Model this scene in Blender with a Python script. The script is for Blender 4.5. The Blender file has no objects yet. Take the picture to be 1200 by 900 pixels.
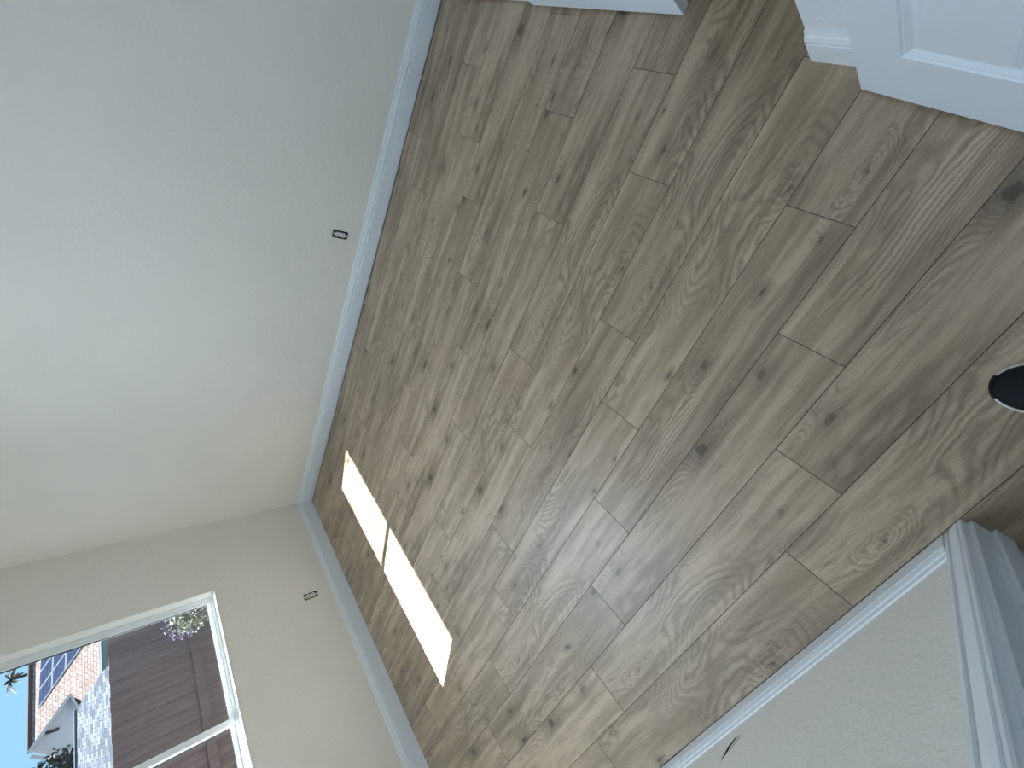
import bpy, bmesh, math, random
from mathutils import Vector, Matrix

random.seed(7)
scene = bpy.context.scene
C = scene.collection

# ------------------------------------------------------------------ camera
CAM_H = 1.455
R = [[0.38307656927605377, -0.8251717801224807, -0.41514319862089155],
     [-0.595123883267928, -0.5641957876366007, 0.57228548538052],
     [-0.7064558766375932, 0.027832472089482904, -0.7072096208774296]]
FPX = 485.627
cam = bpy.data.cameras.new('camera')
cam_ob = bpy.data.objects.new('camera', cam)
C.objects.link(cam_ob)
cam.sensor_fit = 'HORIZONTAL'
cam.sensor_width = 36.0
cam.lens = FPX * 36.0 / 1200.0
cam.clip_start = 0.02
cam.clip_end = 500
m = Matrix.Identity(4)
for i in range(3):
    m[i][0] = R[i][0]
    m[i][1] = -R[i][1]
    m[i][2] = -R[i][2]
m[2][3] = CAM_H
cam_ob.matrix_world = m
scene.camera = cam_ob


def ray(px, py):
    u, v = (px - 600) / FPX, (py - 450) / FPX
    return Vector([R[i][0] * u + R[i][1] * v + R[i][2] for i in range(3)])


# ------------------------------------------------------------------ sky, sun, exposure
world = bpy.data.worlds.new('sky')
scene.world = world
world.use_nodes = True
wn = world.node_tree.nodes
wl = world.node_tree.links
bg = wn['Background']
geo = wn.new('ShaderNodeNewGeometry')
sep = wn.new('ShaderNodeSeparateXYZ')
wl.new(geo.outputs['Incoming'], sep.inputs[0])
mul = wn.new('ShaderNodeMath')
mul.operation = 'MULTIPLY'
mul.inputs[1].default_value = -1.0
wl.new(sep.outputs['Z'], mul.inputs[0])
ramp = wn.new('ShaderNodeValToRGB')
ramp.color_ramp.elements[0].position = 0.0
ramp.color_ramp.elements[0].color = (0.36, 0.70, 1.0, 1)
ramp.color_ramp.elements[1].position = 0.6
ramp.color_ramp.elements[1].color = (0.30, 0.58, 1.0, 1)
wl.new(mul.outputs[0], ramp.inputs[0])
wl.new(ramp.outputs[0], bg.inputs['Color'])
SKY = 1.3
bg.inputs['Strength'].default_value = SKY

sun = bpy.data.lights.new('sun', 'SUN')
sun.energy = 30.0
sun.angle = math.radians(0.53)
sun.color = (0.95, 0.99, 1.0)
sun_ob = bpy.data.objects.new('sun', sun)
C.objects.link(sun_ob)
sun_ob.rotation_euler = Vector((1.0, 0.317, -1.42)).to_track_quat('-Z', 'Y').to_euler()
sun_ob.location = (-8, -2, 12)

vs = scene.view_settings
vs.view_transform = 'Standard'
vs.look = 'None'
vs.exposure = 0.0
vs.gamma = 1.0
vs.use_curve_mapping = False
try:
    scene.cycles.max_bounces = 14
    scene.cycles.diffuse_bounces = 9
    scene.cycles.transparent_max_bounces = 16
    scene.cycles.sample_clamp_indirect = 6.0
except Exception:
    pass


# ------------------------------------------------------------------ node helpers
class NT:
    def __init__(self, name):
        self.m = bpy.data.materials.new(name)
        self.m.use_nodes = True
        self.t = self.m.node_tree
        self.b = self.t.nodes['Principled BSDF']
        self.out = self.t.nodes['Material Output']

    def n(self, kind):
        return self.t.nodes.new(kind)

    def link(self, a, b):
        self.t.links.new(a, b)

    def put(self, sock, v):
        if isinstance(v, (int, float)):
            sock.default_value = v
        elif isinstance(v, (tuple, list)):
            sock.default_value = v
        else:
            self.link(v, sock)

    def math(self, op, a, b=None, c=None, clamp=False):
        x = self.n('ShaderNodeMath')
        x.operation = op
        x.use_clamp = clamp
        self.put(x.inputs[0], a)
        if b is not None:
            self.put(x.inputs[1], b)
        if c is not None:
            self.put(x.inputs[2], c)
        return x.outputs[0]

    def vec(self, x, y, z=0.0):
        v = self.n('ShaderNodeCombineXYZ')
        for i, k in enumerate((x, y, z)):
            self.put(v.inputs[i], k)
        return v.outputs[0]

    def noise(self, v, scale, detail=2.0, rough=0.5, dist=0.0):
        x = self.n('ShaderNodeTexNoise')
        self.link(v, x.inputs['Vector'])
        x.inputs['Scale'].default_value = scale
        x.inputs['Detail'].default_value = detail
        x.inputs['Roughness'].default_value = rough
        x.inputs['Distortion'].default_value = dist
        return x.outputs['Fac']

    def ramp(self, f, a, b, to0=0.0, to1=1.0):
        x = self.n('ShaderNodeMapRange')
        x.interpolation_type = 'SMOOTHSTEP'
        self.put(x.inputs['Value'], f)
        x.inputs['From Min'].default_value = a
        x.inputs['From Max'].default_value = b
        x.inputs['To Min'].default_value = to0
        x.inputs['To Max'].default_value = to1
        return x.outputs['Result']

    def mix(self, f, a, b, mode='MIX'):
        x = self.n('ShaderNodeMix')
        x.data_type = 'RGBA'
        x.blend_type = mode
        self.put(x.inputs[0], f)
        self.put(x.inputs[6], a if not isinstance(a, tuple) else (*a[:3], 1))
        self.put(x.inputs[7], b if not isinstance(b, tuple) else (*b[:3], 1))
        return x.outputs[2]

    def bump(self, h, dist, strength=1.0):
        x = self.n('ShaderNodeBump')
        x.inputs['Strength'].default_value = strength
        x.inputs['Distance'].default_value = dist
        self.link(h, x.inputs['Height'])
        self.link(x.outputs[0], self.b.inputs['Normal'])

    def base(self, col, rough=0.5, spec=0.5):
        self.put(self.b.inputs['Base Color'], col if not isinstance(col, tuple) else (*col[:3], 1))
        self.put(self.b.inputs['Roughness'], rough)
        self.b.inputs['Specular IOR Level'].default_value = spec

    def coords(self, which='Object'):
        return self.n('ShaderNodeTexCoord').outputs[which]

    def attr(self, name):
        a = self.n('ShaderNodeAttribute')
        a.attribute_type = 'OBJECT'
        a.attribute_name = name
        return a.outputs['Fac']

    def xyz(self, v):
        s = self.n('ShaderNodeSeparateXYZ')
        self.link(v, s.inputs[0])
        return s.outputs


def plain(name, col, rough=0.5, spec=0.5, metal=0.0):
    t = NT(name)
    t.base(col, rough, spec)
    t.b.inputs['Metallic'].default_value = metal
    return t.m


def wall_paint(name, col):
    t = NT(name)
    v = t.coords()
    var = t.noise(v, 1.7, 3)
    colr = t.mix(t.ramp(var, 0.3, 0.7), col, tuple(c * 0.965 for c in col))
    t.base(colr, 0.62, 0.35)
    h1 = t.noise(v, 55, 3, 0.55, 0.6)
    h2 = t.noise(v, 160, 2)
    h = t.math('ADD', t.ramp(h1, 0.42, 0.68), t.math('MULTIPLY', h2, 0.35))
    t.bump(h, 0.0011, 0.45)
    return t.m


def trim_paint(name, col):
    t = NT(name)
    v = t.coords()
    t.base(col, 0.34, 0.5)
    t.bump(t.noise(v, 90, 2), 0.0004, 0.4)
    return t.m


def plank_material():
    t = NT('oak_plank_print')
    x, y, _ = t.xyz(t.coords())
    s = t.attr('print_seed')
    tone = t.attr('tone')
    sx = t.math('MULTIPLY_ADD', s, 7.31, x)
    sy = t.math('MULTIPLY_ADD', s, 3.77, y)

    def V(ax, ay, oz=0.0):
        return t.vec(t.math('MULTIPLY', sx, ax), t.math('MULTIPLY', sy, ay), oz)

    # wandering of the grain
    wob = t.noise(V(3.0, 6.0, 3.0), 1.0, 2)
    wy = t.math('MULTIPLY_ADD', t.math('SUBTRACT', wob, 0.5), 0.05, sy)

    # knots
    vo = t.n('ShaderNodeTexVoronoi')
    vo.voronoi_dimensions = '2D'
    vo.feature = 'F1'
    vo.inputs['Randomness'].default_value = 0.85
    wob2 = t.noise(V(24, 34, 5.0), 1.0, 5, 0.65)
    wob3 = t.noise(V(20, 38, 15.0), 1.0, 5, 0.65)
    kd = t.math('MULTIPLY', t.math('SUBTRACT', wob2, 0.5), 0.26)
    ke = t.math('MULTIPLY', t.math('SUBTRACT', wob3, 0.5), 0.26)
    t.link(t.vec(t.math('MULTIPLY_ADD', sx, 3.3, kd), t.math('MULTIPLY_ADD', sy, 6.2, ke)), vo.inputs['Vector'])
    vo.inputs['Scale'].default_value = 1.0
    d = vo.outputs['Distance']
    cr = t.xyz(vo.outputs['Color'])
    gate = t.math('MULTIPLY', t.ramp(cr[0], 0.38, 0.43), t.math('MULTIPLY_ADD', cr[2], 0.6, 0.4))
    size = t.math('MULTIPLY_ADD', t.math('POWER', cr[1], 2.0), 0.075, 0.022)
    rel = t.math('DIVIDE', d, size)
    core = t.math('MULTIPLY', t.math('MULTIPLY', t.ramp(rel, 0.4, 1.3, 1.0, 0.0), gate), t.ramp(t.noise(V(60, 110, 7.0), 1.0, 3, 0.6), 0.20, 0.42))
    halo = t.math('MULTIPLY', t.ramp(rel, 0.8, 4.2, 1.0, 0.0), gate)
    swirl = t.math('MULTIPLY', t.ramp(d, 0.0, 0.42, 1.0, 0.0), gate)

    # growth rings: contours of a smooth field, bent around the knots
    f = t.noise(V(1.25, 4.6, 11.0), 1.0, 1.5, 0.45, 0.3)
    fine_w = t.noise(V(22, 46, 2.0), 1.0, 2)
    hgt = t.math('ADD', t.math('MULTIPLY', f, 34.0), t.math('MULTIPLY', wy, 18.0))
    hgt = t.math('ADD', hgt, t.math('MULTIPLY', swirl, 5.0))
    hgt = t.math('ADD', hgt, t.math('MULTIPLY', fine_w, 0.9))
    ring = t.math('MULTIPLY_ADD', t.math('SINE', t.math('MULTIPLY', hgt, 6.2832)), 0.5, 0.5)
    ring = t.math('POWER', ring, 1.6)
    rmask = t.ramp(t.noise(V(1.7, 5.0, 23.0), 1.0, 2), 0.42, 0.60)
    rmask = t.math('MAXIMUM', rmask, t.math('MULTIPLY', halo, 0.7))
    ring = t.math('MULTIPLY', ring, rmask)

    # long tonal streaks, clouds and fibres
    streak = t.noise(t.vec(t.math('MULTIPLY', sx, 0.9), t.math('MULTIPLY', wy, 19), 31.0), 1.0, 4, 0.6)
    cloud = t.noise(V(2.2, 5.0, 41.0), 1.0, 2, 0.5)
    fibre = t.noise(t.vec(t.math('MULTIPLY', sx, 14), t.math('MULTIPLY', wy, 330), 51.0), 1.0, 3, 0.6)
    pores = t.noise(t.vec(t.math('MULTIPLY', sx, 30), t.math('MULTIPLY', wy, 620), 61.0), 1.0, 2)
    dark_streak = t.ramp(t.noise(t.vec(t.math('MULTIPLY', sx, 1.1), t.math('MULTIPLY', wy, 9), 71.0), 1.0, 3), 0.56, 0.70)

    mott = t.noise(t.vec(t.math('MULTIPLY', sx, 4.5), t.math('MULTIPLY', wy, 40), 81.0), 1.0, 5, 0.62)
    fleck = t.noise(t.vec(t.math('MULTIPLY', sx, 34), t.math('MULTIPLY', wy, 120), 91.0), 1.0, 3, 0.6)
    light = (0.525, 0.404, 0.288)
    mid = (0.335, 0.252, 0.175)
    dark = (0.150, 0.108, 0.074)
    warm = (0.310, 0.220, 0.147)
    col = t.mix(t.ramp(streak, 0.38, 0.62), light, mid)
    col = t.mix(t.math('MULTIPLY', t.ramp(cloud, 0.44, 0.70), 0.55), col, warm)
    col = t.mix(t.math('MULTIPLY', dark_streak, 0.60), col, dark)
    col = t.mix(t.math('MULTIPLY', ring, 0.55), col, dark)
    col = t.mix(t.math('MULTIPLY', t.ramp(fibre, 0.45, 0.72), 0.28), col, dark)
    col = t.mix(t.math('MULTIPLY', t.ramp(pores, 0.55, 0.72), 0.20), col, dark)
    col = t.mix(t.math('MULTIPLY', t.ramp(mott, 0.50, 0.74), 0.50), col, dark)
    col = t.mix(t.math('MULTIPLY', t.ramp(mott, 0.48, 0.28), 0.35), col, light)
    col = t.mix(t.math('MULTIPLY', t.ramp(fleck, 0.58, 0.76), 0.30), col, dark)
    col = t.mix(t.math('MULTIPLY', halo, 0.52), col, (0.13, 0.10, 0.075))
    col = t.mix(t.math('MULTIPLY', core, 0.90), col, (0.055, 0.042, 0.034))
    bc = t.n('ShaderNodeHueSaturation')
    bc.inputs['Saturation'].default_value = 1.0
    t.link(col, bc.inputs['Color'])
    t.put(bc.inputs['Value'], tone)
    rough = t.math('MULTIPLY_ADD', fibre, 0.10, 0.34)
    t.base(bc.outputs[0], rough, 0.5)
    hb = t.math('SUBTRACT', t.math('MULTIPLY', fibre, 0.5), t.math('MULTIPLY', ring, 0.4))
    t.bump(hb, 0.0006, 0.35)
    return t.m


def tile_roof_material():
    t = NT('terracotta_tiles')
    x, y, z = t.xyz(t.coords('UV'))
    br = t.n('ShaderNodeTexBrick')
    t.link(t.vec(x, y, 0), br.inputs['Vector'])
    br.inputs['Color1'].default_value = (0.42, 0.30, 0.26, 1)
    br.inputs['Color2'].default_value = (0.24, 0.155, 0.135, 1)
    br.inputs['Mortar'].default_value = (0.13, 0.088, 0.078, 1)
    br.inputs['Scale'].default_value = 1.0
    br.inputs['Brick Width'].default_value = 0.24
    br.inputs['Row Height'].default_value = 0.17
    br.inputs['Mortar Size'].default_value = 0.02
    t.base(br.outputs['Color'], 0.8, 0.2)
    t.bump(br.outputs['Fac'], 0.03, 0.6)
    return t.m


def shingle_material():
    t = NT('grey_shingles')
    x, y, z = t.xyz(t.coords('UV'))
    br = t.n('ShaderNodeTexBrick')
    t.link(t.vec(x, y, 0), br.inputs['Vector'])
    br.inputs['Color1'].default_value = (0.17, 0.187, 0.225, 1)
    br.inputs['Color2'].default_value = (0.024, 0.030, 0.045, 1)
    br.inputs['Mortar'].default_value = (0.02, 0.025, 0.036, 1)
    br.inputs['Scale'].default_value = 1.0
    br.inputs['Brick Width'].default_value = 0.22
    br.inputs['Row Height'].default_value = 0.15
    br.inputs['Mortar Size'].default_value = 0.012
    br.inputs['Bias'].default_value = -0.1
    t.base(br.outputs['Color'], 0.85, 0.2)
    return t.m


def fence_material():
    t = NT('weathered_fence_wood')
    v = t.coords()
    x, y, z = t.xyz(v)
    s = t.attr('tone')
    g = t.noise(t.vec(t.math('MULTIPLY', y, 40), t.math('MULTIPLY', s, 13), t.math('MULTIPLY', z, 2.5)), 1.0, 4, 0.6)
    col = t.mix(t.ramp(g, 0.3, 0.7), (0.155, 0.108, 0.100), (0.098, 0.066, 0.062))
    hs = t.n('ShaderNodeHueSaturation')
    t.link(col, hs.inputs['Color'])
    t.put(hs.inputs['Value'], s)
    t.base(hs.outputs[0], 0.85, 0.2)
    return t.m


def leaf_material(name, a, b):
    t = NT(name)
    n = t.noise(t.coords(), 9.0, 2)
    t.base(t.mix(t.ramp(n, 0.35, 0.65), a, b), 0.6, 0.3)
    return t.m


def glass_material():
    t = NT('window_glass')
    tr = t.n('ShaderNodeBsdfTransparent')
    tr.inputs['Color'].default_value = (0.95, 0.97, 0.965, 1)
    gl = t.n('ShaderNodeBsdfGlossy')
    gl.inputs['Roughness'].default_value = 0.02
    fr = t.n('ShaderNodeFresnel')
    fr.inputs['IOR'].default_value = 1.5
    mx = t.n('ShaderNodeMixShader')
    t.link(fr.outputs[0], mx.inputs[0])
    t.link(tr.outputs[0], mx.inputs[1])
    t.link(gl.outputs[0], mx.inputs[2])
    t.link(mx.outputs[0], t.out.inputs['Surface'])
    return t.m


def screen_material():
    t = NT('insect_screen_mesh')
    tr = t.n('ShaderNodeBsdfTransparent')
    df = t.n('ShaderNodeBsdfDiffuse')
    df.inputs['Color'].default_value = (0.10, 0.10, 0.105, 1)
    mx = t.n('ShaderNodeMixShader')
    mx.inputs[0].default_value = 0.16
    t.link(tr.outputs[0], mx.inputs[1])
    t.link(df.outputs[0], mx.inputs[2])
    t.link(mx.outputs[0], t.out.inputs['Surface'])
    return t.m


M = {
    'wall': wall_paint('warm_white_wall_paint', (0.81, 0.785, 0.72)),
    'wall_white': wall_paint('cool_white_wall_paint', (0.78, 0.81, 0.84)),
    'ceiling': wall_paint('white_ceiling_paint', (0.86, 0.86, 0.845)),
    'trim': trim_paint('white_trim_paint', (0.78, 0.82, 0.86)),
    'door': trim_paint('white_door_paint', (0.76, 0.82, 0.90)),
    'vinyl': plain('white_vinyl', (0.80, 0.82, 0.82), 0.35),
    'gasket': plain('black_gasket', (0.03, 0.03, 0.035), 0.6),
    'plank': plank_material(),
    'bevel': plain('plank_edge_dark', (0.13, 0.102, 0.078), 0.6),
    'subfloor': plain('underlay_grey', (0.05, 0.045, 0.04), 0.9),
    'glass': glass_material(),
    'screen': screen_material(),
    'box': plain('outlet_box_and_slit_shade', (0.012, 0.012, 0.013), 0.7),
    'plastic': plain('white_receptacle', (0.70, 0.70, 0.68), 0.35),
    'slot': plain('slot_black', (0.01, 0.01, 0.01), 0.6),
    'steel': plain('zinc_strap', (0.55, 0.55, 0.55), 0.4, 0.5, 0.8),
    'paper': plain('torn_gypsum_paper', (0.62, 0.59, 0.52), 0.9, 0.1),
    'joint': plain('caulk_joint_grey', (0.30, 0.31, 0.33), 0.8),
    'black': plain('black_shoe_upper', (0.006, 0.007, 0.010), 0.75, 0.25),
    'rubber': plain('white_shoe_rubber', (0.62, 0.61, 0.58), 0.6),
    'navy': plain('dark_navy_rubber', (0.010, 0.013, 0.022), 0.45),
    'lining': plain('shoe_lining_dark', (0.02, 0.02, 0.024), 0.9),
    'brass': plain('satin_nickel', (0.55, 0.53, 0.50), 0.3, 0.5, 1.0),
    'fence': fence_material(),
    'tile': tile_roof_material(),
    'shingle': shingle_material(),
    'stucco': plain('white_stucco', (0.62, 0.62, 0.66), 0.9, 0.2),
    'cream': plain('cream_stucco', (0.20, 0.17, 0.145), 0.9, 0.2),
    'fascia': plain('white_fascia', (0.5, 0.52, 0.53), 0.6),
    'gutter': plain('pale_teal_gutter', (0.10, 0.14, 0.15), 0.5),
    'ridge': plain('ridge_tiles_brown', (0.05, 0.033, 0.03), 0.8),
    'vent': plain('vent_hole_dark', (0.05, 0.05, 0.06), 0.9),
    'panel_blue': plain('solar_cell_blue', (0.020, 0.030, 0.075), 0.35, 0.2),
    'panel_frame': plain('solar_frame_silver', (0.26, 0.29, 0.32), 0.5),
    'ground': plain('dry_yard_concrete', (0.22, 0.205, 0.185), 0.95, 0.1),
    'leaf': leaf_material('shrub_leaf_green', (0.16, 0.18, 0.095), (0.075, 0.10, 0.055)),
    'flower': plain('pale_lilac_petal', (0.38, 0.30, 0.50), 0.7),
    'flower_w': plain('cream_petal', (0.48, 0.48, 0.39), 0.7),
    'tree': leaf_material('dark_tree_leaf', (0.014, 0.027, 0.018), (0.007, 0.016, 0.012)),
    'tree_light': leaf_material('light_tree_leaf', (0.06, 0.095, 0.033), (0.033, 0.06, 0.022)),
    'palm': leaf_material('palm_leaf', (0.03, 0.04, 0.03), (0.015, 0.025, 0.02)),
    'bark': plain('bark_brown', (0.04, 0.032, 0.027), 0.9),
    'ext': plain('exterior_stucco', (0.45, 0.42, 0.37), 0.9, 0.2),
}


# ------------------------------------------------------------------ object helpers
def link_mesh(name, me, mats, parent=None):
    o = bpy.data.objects.new(name, me)
    C.objects.link(o)
    if mats is not None:
        for mm in (mats if isinstance(mats, (list, tuple)) else [mats]):
            me.materials.append(M[mm] if isinstance(mm, str) else mm)
    if parent is not None:
        o.parent = parent
    return o


def obj(name, bm, mats, parent=None, smooth=False):
    bmesh.ops.recalc_face_normals(bm, faces=bm.faces[:])
    me = bpy.data.meshes.new(name)
    bm.to_mesh(me)
    bm.free()
    if smooth:
        for p in me.polygons:
            p.use_smooth = True
    return link_mesh(name, me, mats, parent)


def struct(o):
    o['kind'] = 'structure'
    return o


def tag(o, label, cat, group=None):
    o['label'] = label
    o['category'] = cat
    if group:
        o['group'] = group
    return o


def empty(name, loc=(0, 0, 0), rz=0.0):
    o = bpy.data.objects.new(name, None)
    o.empty_display_size = 0.05
    C.objects.link(o)
    o.location = loc
    o.rotation_euler = (0, 0, rz)
    return o


def add_box(bm, x0, x1, y0, y1, z0, z1, bevel=0.0, mat=0):
    vs_ = [bm.verts.new((x, y, z)) for z in (z0, z1) for y in (y0, y1) for x in (x0, x1)]
    q = [(0, 2, 3, 1), (4, 5, 7, 6), (0, 1, 5, 4), (2, 6, 7, 3), (0, 4, 6, 2), (1, 3, 7, 5)]
    fs = [bm.faces.new([vs_[i] for i in f]) for f in q]
    for f in fs:
        f.material_index = mat
    if bevel > 0:
        es = list({e for f in fs for e in f.edges})
        bmesh.ops.bevel(bm, geom=es, offset=bevel, segments=2, affect='EDGES', profile=0.6)
    return fs


def box(name, x0, x1, y0, y1, z0, z1, mat, parent=None, bevel=0.0):
    bm = bmesh.new()
    add_box(bm, x0, x1, y0, y1, z0, z1, bevel)
    return obj(name, bm, mat, parent)


def slab_with_holes(name, axis, p0, p1, u0, u1, v0, v1, holes, mat):
    """Wall slab between planes p0 and p1 of the axis, u = other horizontal axis, v = z; holes = (ua, ub, va, vb)."""
    us = sorted({u0, u1, *[h[0] for h in holes], *[h[1] for h in holes]})
    vs2 = sorted({v0, v1, *[h[2] for h in holes], *[h[3] for h in holes]})
    us = [u for u in us if u0 <= u <= u1]
    vs2 = [v for v in vs2 if v0 <= v <= v1]

    def solid(i, j):
        if not (0 <= i < len(us) - 1 and 0 <= j < len(vs2) - 1):
            return False
        cu, cv = (us[i] + us[i + 1]) / 2, (vs2[j] + vs2[j + 1]) / 2
        return not any(h[0] < cu < h[1] and h[2] < cv < h[3] for h in holes)

    bm = bmesh.new()
    cache = {}

    def V(p, u, v):
        k = (p, u, v)
        if k not in cache:
            cache[k] = bm.verts.new((p, u, v) if axis == 0 else (u, p, v))
        return cache[k]

    for i in range(len(us) - 1):
        for j in range(len(vs2) - 1):
            if not solid(i, j):
                continue
            a, b, c, d = us[i], us[i + 1], vs2[j], vs2[j + 1]
            for p in (p0, p1):
                bm.faces.new([V(p, a, c), V(p, b, c), V(p, b, d), V(p, a, d)])
            for (di, dj, e) in ((-1, 0, ((a, c), (a, d))), (1, 0, ((b, c), (b, d))), (0, -1, ((a, c), (b, c))), (0, 1, ((a, d), (b, d)))):
                if not solid(i + di, j + dj):
                    (ua, va), (ub, vb) = e
                    bm.faces.new([V(p0, ua, va), V(p0, ub, vb), V(p1, ub, vb), V(p1, ua, va)])
    return struct(obj(name, bm, mat))


def extrude_profile(bm, prof, a, b, frame):
    """prof = list of (t, z); frame(s, t, z) -> world point; swept from s=a to s=b."""
    r0 = [bm.verts.new(frame(a, t, z)) for t, z in prof]
    r1 = [bm.verts.new(frame(b, t, z)) for t, z in prof]
    n = len(prof)
    for i in range(n):
        bm.faces.new([r0[i], r0[(i + 1) % n], r1[(i + 1) % n], r1[i]])
    bm.faces.new(r0)
    bm.faces.new(r1[::-1])


# ------------------------------------------------------------------ room dimensions (metres, camera stands over the origin)
XL, YB, YF, XR = -3.397, 2.860, -0.269, 0.606       # inner faces of the walls
CEIL = 2.44
HALL_Y = -1.62
CLOSET_X = 1.32
HALL_X0 = -1.5
WIN = (0.375, 2.2186, 0.880, 2.08)                   # y0, y1, z0, z1 of the window opening
DOOR_X0, DOOR_X1 = -0.268, 0.524                     # rough opening in the near wall
CLOSET_Y0 = 0.684

# ------------------------------------------------------------------ floor: sub-floor and planks
ROW_O, ROW_W, PLANK_L = 0.1325357, 0.1927419, 1.2193
phase = {-1: 0.599, 0: 0.839, 1: 1.135, 2: 0.239, 3: 0.601, 4: 0.874, 5: 0.182, 6: 0.508, 7: 1.127, 8: 0.300,
         9: 0.655, 10: 1.022, 11: 0.077, 12: 0.401, 13: 0.922, 14: 1.20, -2: 0.15, -3: 0.95, -4: 0.47, -5: 1.1, -6: 0.7, -7: 0.3, -8: 0.9}
bm = bmesh.new()
add_box(bm, XL - 0.02, CLOSET_X + 0.02, YF - 0.06, YB + 0.02, -0.14, -0.0125)
add_box(bm, HALL_X0 - 0.02, CLOSET_X + 0.02, HALL_Y - 0.02, YF - 0.06, -0.14, -0.0125)
floor = struct(obj('floor', bm, 'subfloor'))


def plank_mesh(L, W):
    bm = bmesh.new()
    g, c, T = 0.0003, 0.0009, 0.0120
    hx, hy = L / 2 - g, W / 2 - g
    lo = [bm.verts.new((sx * hx, sy * hy, -T)) for sx, sy in ((-1, -1), (1, -1), (1, 1), (-1, 1))]
    mi = [bm.verts.new((sx * hx, sy * hy, -c)) for sx, sy in ((-1, -1), (1, -1), (1, 1), (-1, 1))]
    hi = [bm.verts.new((sx * (hx - c), sy * (hy - c), 0)) for sx, sy in ((-1, -1), (1, -1), (1, 1), (-1, 1))]
    bm.faces.new(hi)
    bm.faces.new(lo[::-1])
    for i in range(4):
        j = (i + 1) % 4
        for a, b in ((lo, mi), (mi, hi)):
            f = bm.faces.new([a[i], a[j], b[j], b[i]])
            f.material_index = 1
    bmesh.ops.recalc_face_normals(bm, faces=bm.faces[:])
    me = bpy.data.meshes.new('plank')
    bm.to_mesh(me)
    bm.free()
    me.materials.append(M['plank'])
    me.materials.append(M['bevel'])
    return me


full_plank = plank_mesh(PLANK_L, ROW_W)
rnd = random.Random(21)
n_print = 0
for r in range(-8, 15):
    y0, y1 = ROW_O + (r - 1) * ROW_W, ROW_O + r * ROW_W
    if r >= -1:
        xa, xb = XL + 0.006, CLOSET_X - 0.006
        y1 = min(y1, YB - 0.006)
    else:
        xa, xb = HALL_X0 + 0.006, CLOSET_X - 0.006
        y0 = max(y0, HALL_Y + 0.006)
    if y1 - y0 < 0.02:
        continue
    k = math.floor((xa - phase[r]) / PLANK_L)
    while True:
        a, b = phase[r] + k * PLANK_L, phase[r] + (k + 1) * PLANK_L
        k += 1
        if a > xb - 0.01:
            break
        a2, b2 = max(a, xa), min(b, xb)
        if b2 - a2 < 0.02:
            continue
        full = abs(b2 - a2 - PLANK_L) < 1e-6 and abs(y1 - y0 - ROW_W) < 1e-6
        me = full_plank if full else plank_mesh(b2 - a2, y1 - y0)
        o = bpy.data.objects.new('plank', me)
        C.objects.link(o)
        o.parent = floor
        o.location = ((a2 + b2) / 2, (y0 + y1) / 2, 0)
        if rnd.random() < 0.0:
            o.rotation_euler.z = math.pi
        n_print += 1
        o['print_seed'] = float((n_print * 5 + rnd.randint(0, 3)) % 11) + 0.37
        o['tone'] = rnd.uniform(0.93, 1.07)

# ------------------------------------------------------------------ walls and ceiling
OUTLET_B = (-0.774, 0.268)       # x, z on the back wall
OUTLET_L = (1.905, 0.292)        # y, z on the window wall
TEAR = (-1.125, -1.035, 0.190, 0.315)
hw, hh = 0.026, 0.050
wall_left = slab_with_holes('wall_left', 0, XL, XL - 0.15, YF - 0.15, YB + 0.15, -0.14, CEIL + 0.1,
                            [WIN, (OUTLET_L[0] - hw, OUTLET_L[0] + hw, OUTLET_L[1] - hh, OUTLET_L[1] + hh)], 'wall')
wall_back = slab_with_holes('wall_back', 1, YB, YB + 0.12, XL, CLOSET_X, -0.14, CEIL + 0.1,
                            [(OUTLET_B[0] - hw, OUTLET_B[0] + hw, OUTLET_B[1] - hh, OUTLET_B[1] + hh)], 'wall')
wall_front = slab_with_holes('wall_front', 1, YF, YF - 0.12, XL, XR, 0.0, CEIL + 0.1,
                             [(DOOR_X0, DOOR_X1, 0.0, 2.05), TEAR], 'wall')
wall_right = slab_with_holes('wall_right', 0, XR, XR + 0.12, YF - 0.12, YB, 0.0, CEIL + 0.1,
                             [(CLOSET_Y0, YB - 0.012, 0.0, 2.05)], 'wall_white')
# closet and hall shells
struct(box('wall_closet_back', CLOSET_X, CLOSET_X + 0.1, HALL_Y, YB + 0.12, -0.14, CEIL + 0.1, 'wall'))
struct(box('wall_closet_side', XR + 0.12, CLOSET_X, YF - 0.12, YF, 0, CEIL + 0.1, 'wall'))
struct(box('wall_hall', HALL_X0 - 0.1, CLOSET_X, HALL_Y - 0.1, HALL_Y, -0.14, CEIL + 0.1, 'wall'))
struct(box('wall_hall_end', HALL_X0 - 0.1, HALL_X0, HALL_Y, YF - 0.12, -0.14, CEIL + 0.1, 'wall'))
struct(box('ceiling', XL, CLOSET_X, HALL_Y, YB, CEIL, CEIL + 0.1, 'ceiling'))

# added unseen fill light imitating window daylight: ceiling track, heads turned into the room
FILL_POWER = 280.0
FILL_COL = (0.665, 0.85, 1.04)
lens_mat = NT('fill_light_lens')
lens_mat.base((0.8, 0.8, 0.8), 0.5)
lens_mat.b.inputs['Emission Color'].default_value = (*FILL_COL, 1)
lens_mat.b.inputs['Emission Strength'].default_value = FILL_POWER


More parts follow.
